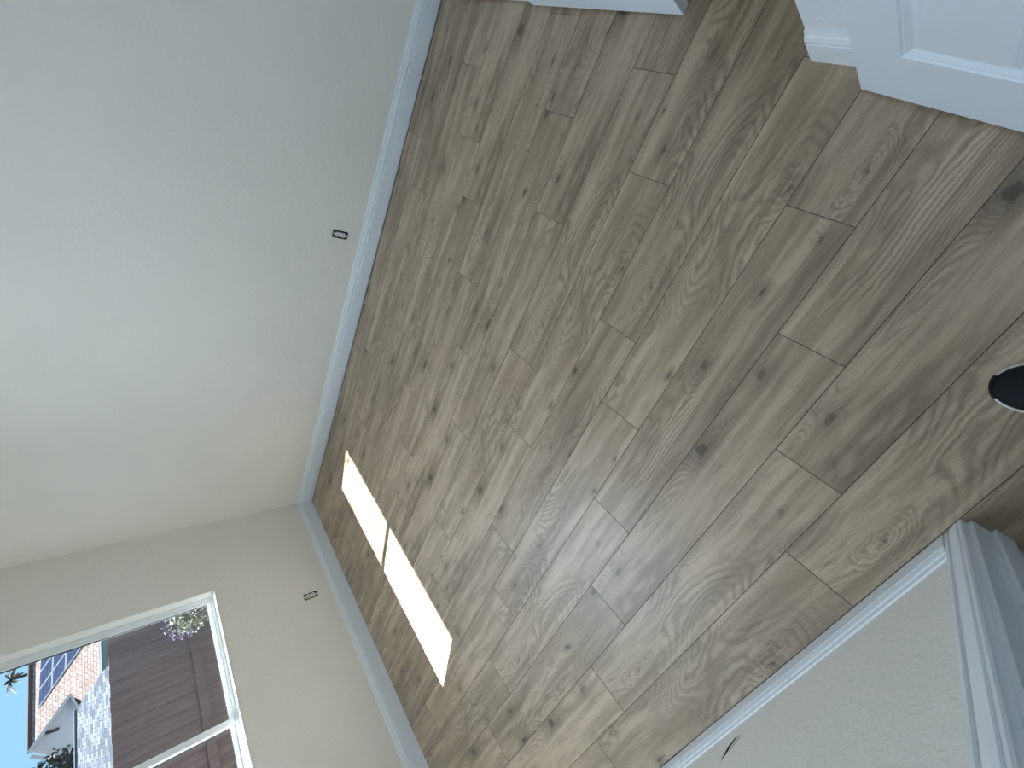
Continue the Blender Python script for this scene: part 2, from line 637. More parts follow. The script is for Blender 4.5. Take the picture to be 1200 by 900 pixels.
def added_fill_light(x, y0, y1, z, tilt, yaw, n_heads):
    t = empty('added_fill_light', (x, (y0 + y1) / 2, CEIL))
    L_ = y1 - y0
    bm = bmesh.new()
    add_box(bm, -0.018, 0.018, -L_ / 2 - 0.08, L_ / 2 + 0.08, -0.022, 0.0, 0.003)
    obj('rail', bm, 'vinyl', t)
    rot = Matrix.Rotation(yaw, 4, 'Z') @ Matrix.Rotation(-tilt, 4, 'Y')            # local +x axis of a head turned up or down
    for k in range(n_heads):
        yy = -L_ / 2 + L_ * k / (n_heads - 1)
        bm = bmesh.new()
        add_box(bm, -0.006, 0.006, yy - 0.006, yy + 0.006, z - CEIL + 0.05, -0.022)
        arm = obj('arm', bm, 'vinyl', t)
        place = Matrix.Translation((0, yy, z - CEIL)) @ rot
        bm = bmesh.new()
        prof = [(-0.075, 0.02), (-0.070, 0.050), (-0.060, 0.056), (0.060, 0.066), (0.064, 0.066), (0.064, 0.061), (0.052, 0.060)]
        rings = [[bm.verts.new(place @ Vector((px_, r_ * math.cos(q * math.pi / 14), r_ * math.sin(q * math.pi / 14)))) for q in range(28)] for px_, r_ in prof]
        for r0, r1 in zip(rings, rings[1:]):
            for q in range(28):
                bm.faces.new([r0[q], r0[(q + 1) % 28], r1[(q + 1) % 28], r1[q]])
        bm.faces.new(rings[0])
        head = obj('fill_head', bm, 'vinyl', t, True)
        bm = bmesh.new()
        vs_ = [bm.verts.new(place @ Vector((0.056, 0.060 * math.cos(q * math.pi / 14), 0.060 * math.sin(q * math.pi / 14)))) for q in range(28)]
        bm.faces.new(vs_)
        me = bpy.data.meshes.new('lens')
        bm.to_mesh(me)
        bm.free()
        link_mesh('lens', me, lens_mat.m, head)
    tag(t, 'added out-of-view fill light, five white heads on a ceiling rail turned towards the doors', 'track light')


added_fill_light(-3.02, 0.30, 1.50, 2.15, math.radians(-5), math.radians(-17), 5)

# torn drywall slit above the baseboard of the near wall
slit = []
top, bot = Vector((-1.0615, 0.203)), Vector((-1.0925, 0.300))
ax = (bot - top).normalized()
nx = Vector((-ax.y, ax.x))
rs = random.Random(5)
left, right = [], []
NS = 12
for i in range(NS + 1):
    f = i / NS
    wv = 0.0110 * math.sin(math.pi * min(1, f * 1.05 + 0.02)) ** 0.6 if 0 < f < 1 else 0.0
    bend = 0.004 * math.sin(f * 5.0)
    c0 = top.lerp(bot, f) + nx * bend
    left.append(c0 + nx * wv * rs.uniform(0.6, 1.1))
    right.append(c0 - nx * wv * rs.uniform(0.6, 1.1))
slit = left + right[1:-1][::-1]
bm = bmesh.new()
cx, cz = (TEAR[0] + TEAR[1]) / 2, (TEAR[2] + TEAR[3]) / 2


def to_rect(p):
    d = p - Vector((cx, cz))
    k = min((TEAR[1] - TEAR[0]) / 2 / max(abs(d.x), 1e-6), (TEAR[3] - TEAR[2]) / 2 / max(abs(d.y), 1e-6))
    return Vector((cx, cz)) + d * k


inner = [bm.verts.new((p.x, YF, p.y)) for p in slit]
deep = [bm.verts.new((p.x, YF - 0.004, p.y)) for p in slit]
outer_pts = []
n = len(slit)
for i, p in enumerate(slit):
    a = 2 * math.pi * i / n
    dd = Vector((slit[i].x, slit[i].y)) - (top + bot) / 2
    outer_pts.append(to_rect(Vector((cx, cz)) + (dd + (nx * 0.02 if i < len(left) else -nx * 0.02))))
outer = [bm.verts.new((p.x, YF, p.y)) for p in outer_pts]
for i in range(n):
    j = (i + 1) % n
    bm.faces.new([outer[i], outer[j], inner[j], inner[i]])
    f = bm.faces.new([inner[i], inner[j], deep[j], deep[i]])
    f.material_index = 1
# square off the corners of the patch
for cxn, czn in ((TEAR[0], TEAR[2]), (TEAR[0], TEAR[3]), (TEAR[1], TEAR[2]), (TEAR[1], TEAR[3])):
    best = None
    for i in range(n):
        p, q = outer_pts[i], outer_pts[(i + 1) % n]
        on1 = (abs(p.x - cxn) < 1e-6 or abs(p.y - czn) < 1e-6)
        on2 = (abs(q.x - cxn) < 1e-6 or abs(q.y - czn) < 1e-6)
        split = (abs(p.x - cxn) < 1e-6) != (abs(q.x - cxn) < 1e-6)
        if on1 and on2 and split:
            best = i
    if best is not None:
        v = bm.verts.new((cxn, YF, czn))
        bm.faces.new([outer[best], v, outer[(best + 1) % n]])
tp = obj('torn_drywall', bm, ['wall', 'box'], wall_front)  # slit rim takes the dark material in place of shade
tp['label'] = 'torn drywall with a ragged dark slit'
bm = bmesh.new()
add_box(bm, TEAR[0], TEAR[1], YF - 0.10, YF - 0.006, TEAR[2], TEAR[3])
obj('slit_shade_block', bm, 'box', wall_front)  # solid block behind the slit, the shade inside put into its dark colour
bm = bmesh.new()
fl = [(-1.0585, 0.215), (-1.0640, 0.228), (-1.0705, 0.243), (-1.0760, 0.262), (-1.0830, 0.280), (-1.0720, 0.276), (-1.0580, 0.262), (-1.0480, 0.243), (-1.0470, 0.224)]
fl = [(x + 0.0125, z) for x, z in fl]
a_ = [bm.verts.new((x, YF + 0.0004, z)) for x, z in fl]
b_ = [bm.verts.new((cx0 * 0.9 + x * 0.1, YF + 0.0014, cz0 * 0.9 + z * 0.1)) for (x, z), (cx0, cz0) in zip(fl, [(x * 0.93 - 1.0535 * 0.07, z * 0.93 + 0.25 * 0.07) for x, z in fl])]
for i in range(len(fl)):
    j = (i + 1) % len(fl)
    bm.faces.new([a_[i], a_[j], b_[j], b_[i]])
bm.faces.new(b_)
obj('paper_flap', bm, 'paper', wall_front)

# ------------------------------------------------------------------ baseboards (5 1/4 in, flat face with ogee cap)
PROF = [(0, 0), (0.014, 0), (0.014, 0.083), (0.0120, 0.086), (0.0075, 0.087), (0.0075, 0.0915), (0.0135, 0.0935),
        (0.0135, 0.099), (0.0115, 0.106), (0.0095, 0.113), (0.0060, 0.1165), (0.0060, 0.120), (0.0075, 0.1215), (0.0055, 0.128), (0.0045, 0.133), (0, 0.133)]


def baseboard(name, a, b, frame):
    bm = bmesh.new()
    extrude_profile(bm, PROF, a, b, frame)
    return struct(obj(name, bm, 'trim'))


fb = lambda s, t, z: (s, YB - t, z)
baseboard('baseboard_back', XL + 0.014, 0.2890, fb)
baseboard('baseboard_back', 0.2905, 0.6085, fb)
baseboard('baseboard_back', 0.6100, 0.720, fb)
baseboard('baseboard_left', YF + 0.014, YB - 0.0008, lambda s, t, z: (XL + t, s, z))
baseboard('baseboard_front', XL + 0.0145, -0.3245, lambda s, t, z: (s, YF + t, z))
baseboard('baseboard_right', YF + 0.012, CLOSET_Y0 - 0.0005, lambda s, t, z: (XR - t, s, z))
# dark caulk lines in the joints
struct(box('trim_1', 0.2890, 0.2905, YB - 0.0115, YB, 0.0, 0.118, 'joint'))
struct(box('trim_2', 0.6085, 0.6100, YB - 0.0115, YB, 0.0, 0.118, 'joint'))

# ------------------------------------------------------------------ doorway: casing, jambs, stops (near wall)
door_frame = struct(empty('trim_3', ((DOOR_X0 + DOOR_X1) / 2, YF, 0)))
CPROF = [(0, 0), (0.008, 0), (0.0115, 0.0035), (0.0115, 0.010), (0.0085, 0.012), (0.0085, 0.0145), (0.0125, 0.020), (0.0150, 0.034), (0.0160, 0.042),
         (0.0125, 0.0435), (0.0125, 0.0465), (0.0160, 0.0485), (0.0160, 0.0535), (0.0140, 0.057), (0, 0.057)]


def casing(name, frame, a, b):
    bm = bmesh.new()
    extrude_profile(bm, CPROF, a, b, frame)
    o = obj(name, bm, 'trim')
    o.parent = door_frame
    o.matrix_parent_inverse = Matrix.Translation(-Vector(door_frame.location))
    return o


def into(parent, o):
    o.parent = parent
    o.matrix_parent_inverse = Matrix.Translation(-Vector(parent.location))
    return o


casing('casing', lambda s, t, z: (-0.3245 + z, YF + t, s), 0.0, 2.105)
casing('casing', lambda s, t, z: (0.575 - z, YF + t, s), 0.0, 2.105)
casing('casing', lambda s, t, z: (s, YF + t, 2.105 - z), -0.3245, 0.575)
into(door_frame, box('jamb', DOOR_X0, DOOR_X0 + 0.012, YF - 0.125, YF + 0.001, 0, 2.05, 'trim', None, 0.0012))
into(door_frame, box('jamb', DOOR_X1 - 0.012, DOOR_X1, YF - 0.125, YF + 0.001, 0, 2.05, 'trim', None, 0.0012))
into(door_frame, box('jamb', DOOR_X0 + 0.012, DOOR_X1 - 0.012, YF - 0.125, YF + 0.001, 2.038, 2.05, 'trim', None, 0.0012))
into(door_frame, box('door_stop', DOOR_X0 + 0.012, DOOR_X0 + 0.023, YF - 0.072, YF - 0.036, 0, 2.038, 'trim', None, 0.003))
into(door_frame, box('door_stop', DOOR_X1 - 0.023, DOOR_X1 - 0.012, YF - 0.072, YF - 0.036, 0, 2.038, 'trim', None, 0.003))

# ------------------------------------------------------------------ hinged room door, swung open against the right wall
DW, DH, DT = 0.762, 2.020, 0.035
ang = math.atan2(0.0990, 0.9951)
free = Vector((0.5407, 0.5163))
dirv = Vector((-0.0990, -0.9951))
hinge = free + dirv * DW
door = struct(empty('door_1', (hinge.x, hinge.y, 0.010)))
door.rotation_euler.z = math.pi / 2 - ang
door['label'] = 'white six-panel interior door swung open beside the closet opening'
# local frame: +x from hinge to free edge, +y = visible (camera) side
stile, mull = 0.1075, 0.092
pw = (DW - 2 * stile - mull) / 2
cols = [(stile, stile + pw), (stile + pw + mull, DW - stile)]
rowsz = [(0.205, 0.780), (0.930, 1.510), (1.640, 1.890)]
bm = bmesh.new()
us = sorted({0, DW, *[v for c in cols for v in c]})
vs3 = sorted({0, DH, *[v for r in rowsz for v in r]})
panels = [(a, b, c, d) for (a, b) in cols for (c, d) in rowsz]


def is_panel(u, v):
    return any(a < u < b and c < v < d for a, b, c, d in panels)


for side in (0.0, -DT):
    for i in range(len(us) - 1):
        for j in range(len(vs3) - 1):
            if is_panel((us[i] + us[i + 1]) / 2, (vs3[j] + vs3[j + 1]) / 2):
                continue
            bm.faces.new([bm.verts.new((u, side, v)) for u, v in ((us[i], vs3[j]), (us[i + 1], vs3[j]), (us[i + 1], vs3[j + 1]), (us[i], vs3[j + 1]))])
for (ua, va), (ub, vb) in (((0, 0), (DW, 0)), ((DW, 0), (DW, DH)), ((DW, DH), (0, DH)), ((0, DH), (0, 0))):
    bm.faces.new([bm.verts.new(p) for p in ((ua, 0, va), (ub, 0, vb), (ub, -DT, vb), (ua, -DT, va))])
bmesh.ops.remove_doubles(bm, verts=bm.verts[:], dist=1e-5)
obj('frame', bm, 'door', door)
for a, b, c, d in panels:
    bm = bmesh.new()
    for side, sg in ((0.0, -1), (-DT, 1)):
        prev = None
        for inset, dep in ((0, 0), (0.004, 0.0035), (0.0075, 0.004), (0.017, 0.011), (0.021, 0.011), (0.036, 0.0045)):
            ring = [bm.verts.new((u, side + sg * dep, v)) for u, v in ((a + inset, c + inset), (b - inset, c + inset), (b - inset, d - inset), (a + inset, d - inset))]
            if prev:
                for k in range(4):
                    bm.faces.new([prev[k], prev[(k + 1) % 4], ring[(k + 1) % 4], ring[k]])
            prev = ring
        bm.faces.new(prev)
    obj('panel', bm, 'door', door)
for hz in (0.22, 1.0, 1.78):
    bm = bmesh.new()
    bmesh.ops.create_cone(bm, segments=12, radius1=0.006, radius2=0.006, depth=0.09, cap_ends=True, matrix=Matrix.Translation((-0.004, -DT - 0.002, hz)))
    add_box(bm, -0.0035, -0.0005, -DT, -0.004, hz - 0.045, hz + 0.045)
    obj('hinge', bm, 'brass', door)
for sg in (1, -1):
    bm = bmesh.new()
    y0 = 0.0 if sg > 0 else -DT
    prof = [(0.032, 0.0), (0.032, 0.006), (0.012, 0.010), (0.011, 0.030), (0.024, 0.040), (0.027, 0.052), (0.020, 0.062), (0.0, 0.064)]
    rings = []
    for rr, dd in prof[:-1]:
        rings.append([bm.verts.new((DW - 0.065 + rr * math.cos(t * math.pi / 8), y0 + sg * dd, 0.92 + rr * math.sin(t * math.pi / 8))) for t in range(16)])
    for r0, r1 in zip(rings, rings[1:]):
        for k in range(16):
            bm.faces.new([r0[k], r0[(k + 1) % 16], r1[(k + 1) % 16], r1[k]])
    bm.faces.new(rings[-1])
    bm.faces.new(rings[0][::-1])
    obj('knob', bm, 'brass', door, True)

# ------------------------------------------------------------------ closet doors (flat slabs, slid to the far side)
def closet_door(name, x0, y0, y1, label):
    t = empty(name, (x0, (y0 + y1) / 2, 0.010))
    bm = bmesh.new()
    w2 = (y1 - y0) / 2
    add_box(bm, 0, 0.035, -w2, w2, 0, 2.01, 0.0025)
    obj('slab', bm, 'door', t)
    bm = bmesh.new()
    for k in range(16):
        pass
    ring0 = [bm.verts.new((-0.0012, -w2 + 0.09 + 0.027 * math.cos(k * math.pi / 8), 0.95 + 0.027 * math.sin(k * math.pi / 8))) for k in range(16)]
    ring1 = [bm.verts.new((-0.0012, -w2 + 0.09 + 0.021 * math.cos(k * math.pi / 8), 0.95 + 0.021 * math.sin(k * math.pi / 8))) for k in range(16)]
    ring2 = [bm.verts.new((-0.0002, -w2 + 0.09 + 0.018 * math.cos(k * math.pi / 8), 0.95 + 0.018 * math.sin(k * math.pi / 8))) for k in range(16)]
    for r0, r1 in ((ring0, ring1), (ring1, ring2)):
        for k in range(16):
            bm.faces.new([r0[k], r0[(k + 1) % 16], r1[(k + 1) % 16], r1[k]])
    bm.faces.new(ring2)
    obj('finger_pull', bm, 'brass', t)
    tag(t, label, 'door', 'white closet doors')
    return t


closet_door('closet_door', 0.674, 1.168, 1.992, 'white flat closet door whose free edge faces the open closet gap')
closet_door('closet_door', 0.687, 1.996, 2.822, 'white flat closet door next to the outlet wall corner')

# ------------------------------------------------------------------ window (horizontal slider, recessed, no casing)
WY0, WY1, WZ0, WZ1 = WIN
window = struct(empty('window_1', (XL, (WY0 + WY1) / 2, WZ0)))
XO = XL - 0.065           # inner face of the outer vinyl frame


def wpart(name, x0, x1, y0, y1, z0, z1, mat, bevel=0.002, parent=None):
    return into(window, box(name, x0, x1, y0, y1, z0, z1, mat, None, bevel))


FW = 0.024
# outer frame
wpart('frame', XO - 0.060, XO, WY0, WY0 + FW, WZ0, WZ1, 'vinyl')
wpart('frame', XO - 0.060, XO, WY1 - FW, WY1, WZ0, WZ1, 'vinyl')
wpart('frame', XO - 0.060, XO, WY0 + FW, WY1 - FW, WZ0, WZ0 + FW, 'vinyl')
wpart('frame', XO - 0.060, XO, WY0 + FW, WY1 - FW, WZ1 - FW, WZ1, 'vinyl')
wpart('track', XO - 0.052, XO - 0.046, WY0 + FW, WY1 - FW, WZ0 + FW, WZ0 + FW + 0.007, 'vinyl', 0.001)
# sill board in front of the frame
wpart('sill', XO, XL + 0.006, WY0 + 0.0005, WY1 - 0.0005, WZ0 - 0.004, WZ0 + 0.006, 'vinyl', 0.002)
# sashes
SB = 0.026
MID = 1.312


def sash(y0, y1, xc, ry0, ry1):
    z0, z1 = WZ0 + FW, WZ1 - FW
    xa, xb = xc - 0.012, xc + 0.012
    s = into(window, box('sash', xa, xb, y0, y0 + ry0, z0, z1, 'vinyl', None, 0.0025))
    for nm, b in (('sash_rail', (xa, xb, y1 - ry1, y1, z0, z1)), ('sash_rail', (xa, xb, y0 + ry0, y1 - ry1, z0, z0 + SB)),
                  ('sash_rail', (xa, xb, y0 + ry0, y1 - ry1, z1 - SB, z1))):
        o = box(nm, *b, 'vinyl', None, 0.0025)
        o.parent = s
        o.matrix_parent_inverse = s.matrix_parent_inverse @ Matrix.Identity(4)
        o.matrix_parent_inverse = Matrix.Identity(4)
    gy0, gy1, gz0, gz1 = y0 + ry0, y1 - ry1, z0 + SB, z1 - SB
    for b in ((gy0, gy0 + 0.003, gz0, gz1), (gy1 - 0.003, gy1, gz0, gz1), (gy0, gy1, gz0, gz0 + 0.003), (gy0, gy1, gz1 - 0.003, gz1)):
        o = box('gasket', xc - 0.0045, xc + 0.0045, *b, 'gasket')
        o.parent = s
        o.matrix_parent_inverse = Matrix.Identity(4)
    bm = bmesh.new()
    bm.faces.new([bm.verts.new((xc, y, z)) for y, z in ((gy0 + 0.001, gz0 + 0.001), (gy1 - 0.001, gz0 + 0.001), (gy1 - 0.001, gz1 - 0.001), (gy0 + 0.001, gz1 - 0.001))])
    o = obj('pane', bm, 'glass')
    o.parent = s
    o.matrix_parent_inverse = Matrix.Identity(4)
    return s


sash(MID - 0.002, WY1 - FW, XO - 0.018, 0.038, 0.024)
sash(WY0 + FW, MID + 0.032, XO - 0.044, 0.024, 0.034)
# outer insect screen behind the right-hand pane
bm = bmesh.new()
bm.faces.new([bm.verts.new((XO - 0.0585, y, z)) for y, z in ((MID + 0.02, WZ0 + FW), (WY1 - FW, WZ0 + FW), (WY1 - FW, WZ1 - FW), (MID + 0.02, WZ1 - FW))])
into(window, obj('insect_screen', bm, 'screen'))

# ------------------------------------------------------------------ uncovered wall outlets
def outlet(name, pos, facing, label):
    """local frame: +y out of the wall, x across, z up."""
    t = empty(name, pos)
    t.rotation_euler.z = facing
    bm = bmesh.new()                       # five-sided box sunk in the wall
    w, h, d = hw - 0.0015, hh - 0.0015, 0.055
    fr = [bm.verts.new((x, -0.001, z)) for x, z in ((-w, -h), (w, -h), (w, h), (-w, h))]
    bk = [bm.verts.new((x, -d, z)) for x, z in ((-w, -h), (w, -h), (w, h), (-w, h))]
    for k in range(4):
        bm.faces.new([fr[k], fr[(k + 1) % 4], bk[(k + 1) % 4], bk[k]])
    bm.faces.new(bk)
    obj('back_box', bm, 'box', t)
    bm = bmesh.new()
    add_box(bm, -0.009, 0.009, -0.004, -0.0025, -hh - 0.004, hh + 0.004)
    add_box(bm, -0.0095, 0.0095, 0.0002, 0.0014, hh - 0.006, hh + 0.007)
    add_box(bm, -0.0095, 0.0095, 0.0002, 0.0014, -hh - 0.007, -hh + 0.006)
    st = obj('mounting_strap', bm, 'steel', t)
    for sz in (-1, 1):
        bm = bmesh.new()
        bmesh.ops.create_cone(bm, segments=10, radius1=0.0034, radius2=0.003, depth=0.002, cap_ends=True,
                              matrix=Matrix.Translation((0, 0.0022, sz * (hh + 0.001))) @ Matrix.Rotation(math.pi / 2, 4, 'X'))
        obj('screw', bm, 'steel', st)
    body = None
    bm = bmesh.new()
    add_box(bm, -0.0135, 0.0135, -0.018, 0.0035, -0.033, 0.033, 0.002)
    body = obj('receptacle', bm, 'plastic', t)
    for sz in (-1, 1):
        bm = bmesh.new()
        pts = []
        for k in range(24):
            a = 2 * math.pi * k / 24
            pts.append((0.0168 * math.cos(a), max(-0.0125, min(0.0125, 0.0168 * math.sin(a)))))
        r0 = [bm.verts.new((x, 0.0, sz * 0.0195 + z)) for x, z in pts]
        r1 = [bm.verts.new((x * 0.96, 0.0075, sz * 0.0195 + z * 0.96)) for x, z in pts]
        for k in range(24):
            bm.faces.new([r0[k], r0[(k + 1) % 24], r1[(k + 1) % 24], r1[k]])
        bm.faces.new(r1)
        fo = obj('socket_face', bm, 'plastic', t)
        for sx, ln in ((-0.0062, 0.0085), (0.0062, 0.0070)):
            bm = bmesh.new()
            add_box(bm, sx - 0.0012, sx + 0.0012, 0.0066, 0.0078, sz * 0.0195 + 0.002 - ln / 2, sz * 0.0195 + 0.002 + ln / 2)
            obj('slot', bm, 'slot', fo)
        bm = bmesh.new()
        bmesh.ops.create_cone(bm, segments=10, radius1=0.0024, radius2=0.0024, depth=0.0012, cap_ends=True,
                              matrix=Matrix.Translation((0, 0.0072, sz * 0.0195 - 0.0075)) @ Matrix.Rotation(math.pi / 2, 4, 'X'))
        obj('slot', bm, 'slot', fo)
    tag(t, label, 'outlet', 'uncovered wall outlets')
    return t


outlet('wall_outlet', (OUTLET_B[0], YB, OUTLET_B[1]), math.pi, 'bare white duplex outlet without cover plate in the long plain wall')
outlet('wall_outlet', (XL, OUTLET_L[0], OUTLET_L[1]), -math.pi / 2, 'bare white duplex outlet without cover plate in the wall below the window')

# ------------------------------------------------------------------ shoe of the photographer
def shoe():
    toe = Vector((0.0205, -0.1115))
    d = Vector((-0.54, 0.84)).normalized()
    L = 0.290
    t = empty('shoe', (toe.x - d.x * L / 2, toe.y - d.y * L / 2, 0))
    t.rotation_euler.z = math.atan2(d.y, d.x)

    def halfw(s):              # s from 0 (heel) to 1 (toe); returns (left, right)
        if s > 0.64:
            q = (s - 0.64) / 0.36
            k = max(0.0, 1 - q ** 2.9) ** (1 / 2.1)
            return 0.060 * k, 0.058 * k
        if s < 0.12:
            q = (0.12 - s) / 0.12
            k = max(0.0, 1 - q ** 2.3) ** (1 / 2.3)
            return 0.040 * k, 0.040 * k
        q = (s - 0.12) / 0.52
        e = q * q * (3 - 2 * q)
        return 0.040 + 0.020 * e - 0.006 * math.sin(math.pi * q), 0.040 + 0.018 * e
    NSX = 40
    ss = [0.5 - 0.5 * math.cos(math.pi * i / NSX) for i in range(NSX + 1)]

    def outline(grow=0.0):
        lt = [((s - 0.5) * (L + 2 * grow), halfw(s)[0] + (grow if 0 < s < 1 else 0)) for s in ss]
        rt = [((s - 0.5) * (L + 2 * grow), -halfw(s)[1] - (grow if 0 < s < 1 else 0)) for s in ss]
        return lt + rt[1:-1][::-1]
    # sole
    bm = bmesh.new()
    rings = []
    for g, z in ((-0.004, 0.0), (-0.001, 0.004), (0.001, 0.014), (0.0, 0.026), (-0.004, 0.029)):
        rings.append([bm.verts.new((x, y, z + (0.006 * max(0, (x / L + 0.5 - 0.75) / 0.25) ** 2 if z < 0.01 else 0))) for x, y in outline(g)])
    nn = len(rings[0])
    for r0, r1 in zip(rings, rings[1:]):
        for k in range(nn):
            bm.faces.new([r0[k], r0[(k + 1) % nn], r1[(k + 1) % nn], r1[k]])
    bm.faces.new(rings[0][::-1])
    bm.faces.new(rings[-1])
    obj('sole', bm, 'rubber', t, True)
    # toe bumper (dark, wraps the tip of the sole)
    bm = bmesh.new()
    top, bot = [], []
    for k in range(-9, 10):
        s = 1 - (abs(k) / 9) ** 2 * 0.022
        hwid = halfw(s)
        y = (hwid[0] if k > 0 else -hwid[1]) if k != 0 else 0
        x = (s - 0.5) * L + 0.0008
        y *= 1.02
        bot.append(bm.verts.new((x, y, 0.006)))
        top.append(bm.verts.new((x - 0.002, y, 0.032)))
    for k in range(18):
        bm.faces.new([bot[k], bot[k + 1], top[k + 1], top[k]])
    o = obj('toe_bumper', bm, 'black', t, True)
    so = o.modifiers.new('thick', 'SOLIDIFY')
    so.thickness = 0.003
    so.offset = 0
    # upper: lofted arches
    bm = bmesh.new()
    NA = 14

    def height(s):
        if s > 0.55:
            q = (s - 0.55) / 0.45
            return 0.030 + 0.062 * (1 - q ** 1.7) + 0.012 * (1 - q) * q * 2
        if s > 0.30:
            return 0.092 + (0.55 - s) / 0.25 * 0.018
        return 0.110 - (0.30 - s) * 0.03
    cols_ = []
    for s in [0.012 + 0.98 * v for v in ss]:
        wl_, wr_ = halfw(s)
        h = height(s)
        ring = []
        for k in range(NA + 1):
            a = math.pi * k / NA
            cy = math.cos(a)
            sh = abs(cy) ** 0.62 * (1 if cy > 0 else -1)
            y = sh * ((wl_ if cy > 0 else wr_) * (0.985 - 0.16 * math.sin(a)) - 0.0030)
            z = 0.027 + (h - 0.027) * (math.sin(a) ** 0.75)
            ring.append(bm.verts.new(((s - 0.5) * L, y, z)))
        cols_.append((s, ring))
    for (s0, r0), (s1, r1) in zip(cols_, cols_[1:]):
        for k in range(NA):
            if 0.085 < s0 < 0.40 and 5 <= k <= NA - 6:      # foot opening
                continue
            bm.faces.new([r0[k], r0[k + 1], r1[k + 1], r1[k]])
    bmesh.ops.remove_doubles(bm, verts=bm.verts[:], dist=0.0004)
    o = obj('upper', bm, 'black', t, True)
    so = o.modifiers.new('thick', 'SOLIDIFY')
    so.thickness = 0.004
    so.offset = -1
    # insole seen through the opening, tongue and laces
    bm = bmesh.new()
    pts = [(x * 0.93, y * 0.86) for x, y in outline(0)]
    v0 = [bm.verts.new((x, y, 0.029)) for x, y in pts]
    v1 = [bm.verts.new((x, y, 0.036)) for x, y in pts]
    for k in range(len(pts)):
        bm.faces.new([v0[k], v0[(k + 1) % len(pts)], v1[(k + 1) % len(pts)], v1[k]])
    bm.faces.new(v1)
    obj('insole', bm, 'lining', t)
    bm = bmesh.new()
    add_rows = []
    for s in (0.64, 0.56, 0.48, 0.41, 0.36):
        z = height(min(s, 0.60)) + 0.004 + (0.010 if s < 0.42 else 0)
        add_rows.append([bm.verts.new(((s - 0.5) * L, y, z - abs(y) * 0.25)) for y in (-0.024, -0.012, 0, 0.012, 0.024)])
    for r0, r1 in zip(add_rows, add_rows[1:]):
        for k in range(4):
            bm.faces.new([r0[k], r0[k + 1], r1[k + 1], r1[k]])
    o = obj('tongue', bm, 'black', t, True)
    so = o.modifiers.new('thick', 'SOLIDIFY')
    so.thickness = 0.004
    for i, s in enumerate((0.62, 0.57, 0.52, 0.47, 0.43)):
        bm = bmesh.new()
        zc = height(s) + 0.006
        prev = None
        for k in range(9):
            y = -0.028 + 0.056 * k / 8
            z = zc - abs(y) ** 1.5 * 1.6 + 0.001
            x = (s - 0.5) * L + 0.004 * (k / 8 - 0.5)
            rg = [bm.verts.new((x + dx, y, z + dz)) for dx, dz in ((-0.003, 0), (0, 0.0016), (0.003, 0), (0, -0.0016))]
            if prev:
                for q in range(4):
                    bm.faces.new([prev[q], prev[(q + 1) % 4], rg[(q + 1) % 4], rg[q]])
            prev = rg
        obj('lace', bm, 'navy', t, True)
    tag(t, 'black low shoe with white rubber sole standing on the planks by the doorway', 'shoe')


shoe()

# ------------------------------------------------------------------ outside: eave, yard, fence, shrub, neighbouring roofs, trees
GZ = -0.38
struct(box('ground', -90, XL - 0.15, -70, 110, GZ - 0.2, GZ, 'ground'))
bm = bmesh.new()
EX = -4.085
add_box(bm, EX, XL - 0.10, -2.0, 4.6, 2.40, 2.42)
add_box(bm, EX - 0.03, EX, -2.0, 4.6, 2.40, 2.55)
vsr = [bm.verts.new(p) for p in ((EX - 0.05, -2.0, 2.552), (EX - 0.05, 4.6, 2.552), (CLOSET_X + 0.3, 4.6, 4.0), (CLOSET_X + 0.3, -2.0, 4.0))]
bm.faces.new(vsr)
struct(obj('eave', bm, 'ext'))

fence = empty('wooden_fence', (-6.0, 3.0, GZ))
FX, FZ = -6.0, 1.452
bwid = 0.148
bm = bmesh.new()
add_box(bm, -0.009, 0.009, -bwid / 2 + 0.0005, bwid / 2 - 0.0005, 0.02, FZ - GZ, 0.007)
bme = None
bo = obj('board', bm, 'fence', fence)
bo.location = (0, -8.0, 0)
bo['tone'] = 1.0
fr_ = random.Random(3)
for k in range(1, 108):
    o = bo.copy()
    C.objects.link(o)
    o.parent = fence
    o.location = (fr_.uniform(-0.004, 0.004), -8.0 + k * bwid, fr_.uniform(-0.004, 0.004))
    o['tone'] = fr_.uniform(0.85, 1.12)
for zz in (0.25, 1.07):
    o = obj('rail', (lambda b: (add_box(b, 0.010, 0.045, -8.1, 8.0, zz, zz + 0.085), b)[1])(bmesh.new()), 'fence', fence)
    o['tone'] = 1.0
for k in range(7):
    o = box('post', -0.10, -0.012, -8 + k * 2.6, -7.91 + k * 2.6, 0, FZ - GZ + 0.0, 'fence', fence)
    o['tone'] = 0.9
tag(fence, 'weathered brown board fence in the shade outside the window', 'fence')


def leaf_cloud(bm, centre, rad, n, size, rng, shell=0.55):
    for _ in range(n):
        v = Vector((rng.gauss(0, 1), rng.gauss(0, 1), rng.gauss(0, 1))).normalized()
        v *= rng.uniform(shell, 1.0) ** 0.7
        p = Vector(centre) + Vector((v.x * rad[0], v.y * rad[1], v.z * rad[2]))
        u = Vector((rng.gauss(0, 1), rng.gauss(0, 1), rng.gauss(0, 1))).normalized()
        w = u.cross(Vector((rng.gauss(0, 1), rng.gauss(0, 1), rng.gauss(0, 1)))).normalized()
        s = size * rng.uniform(0.6, 1.3)
        bm.faces.new([bm.verts.new(p + q) for q in (u * s, w * s * 0.5, -u * s, -w * s * 0.5)])


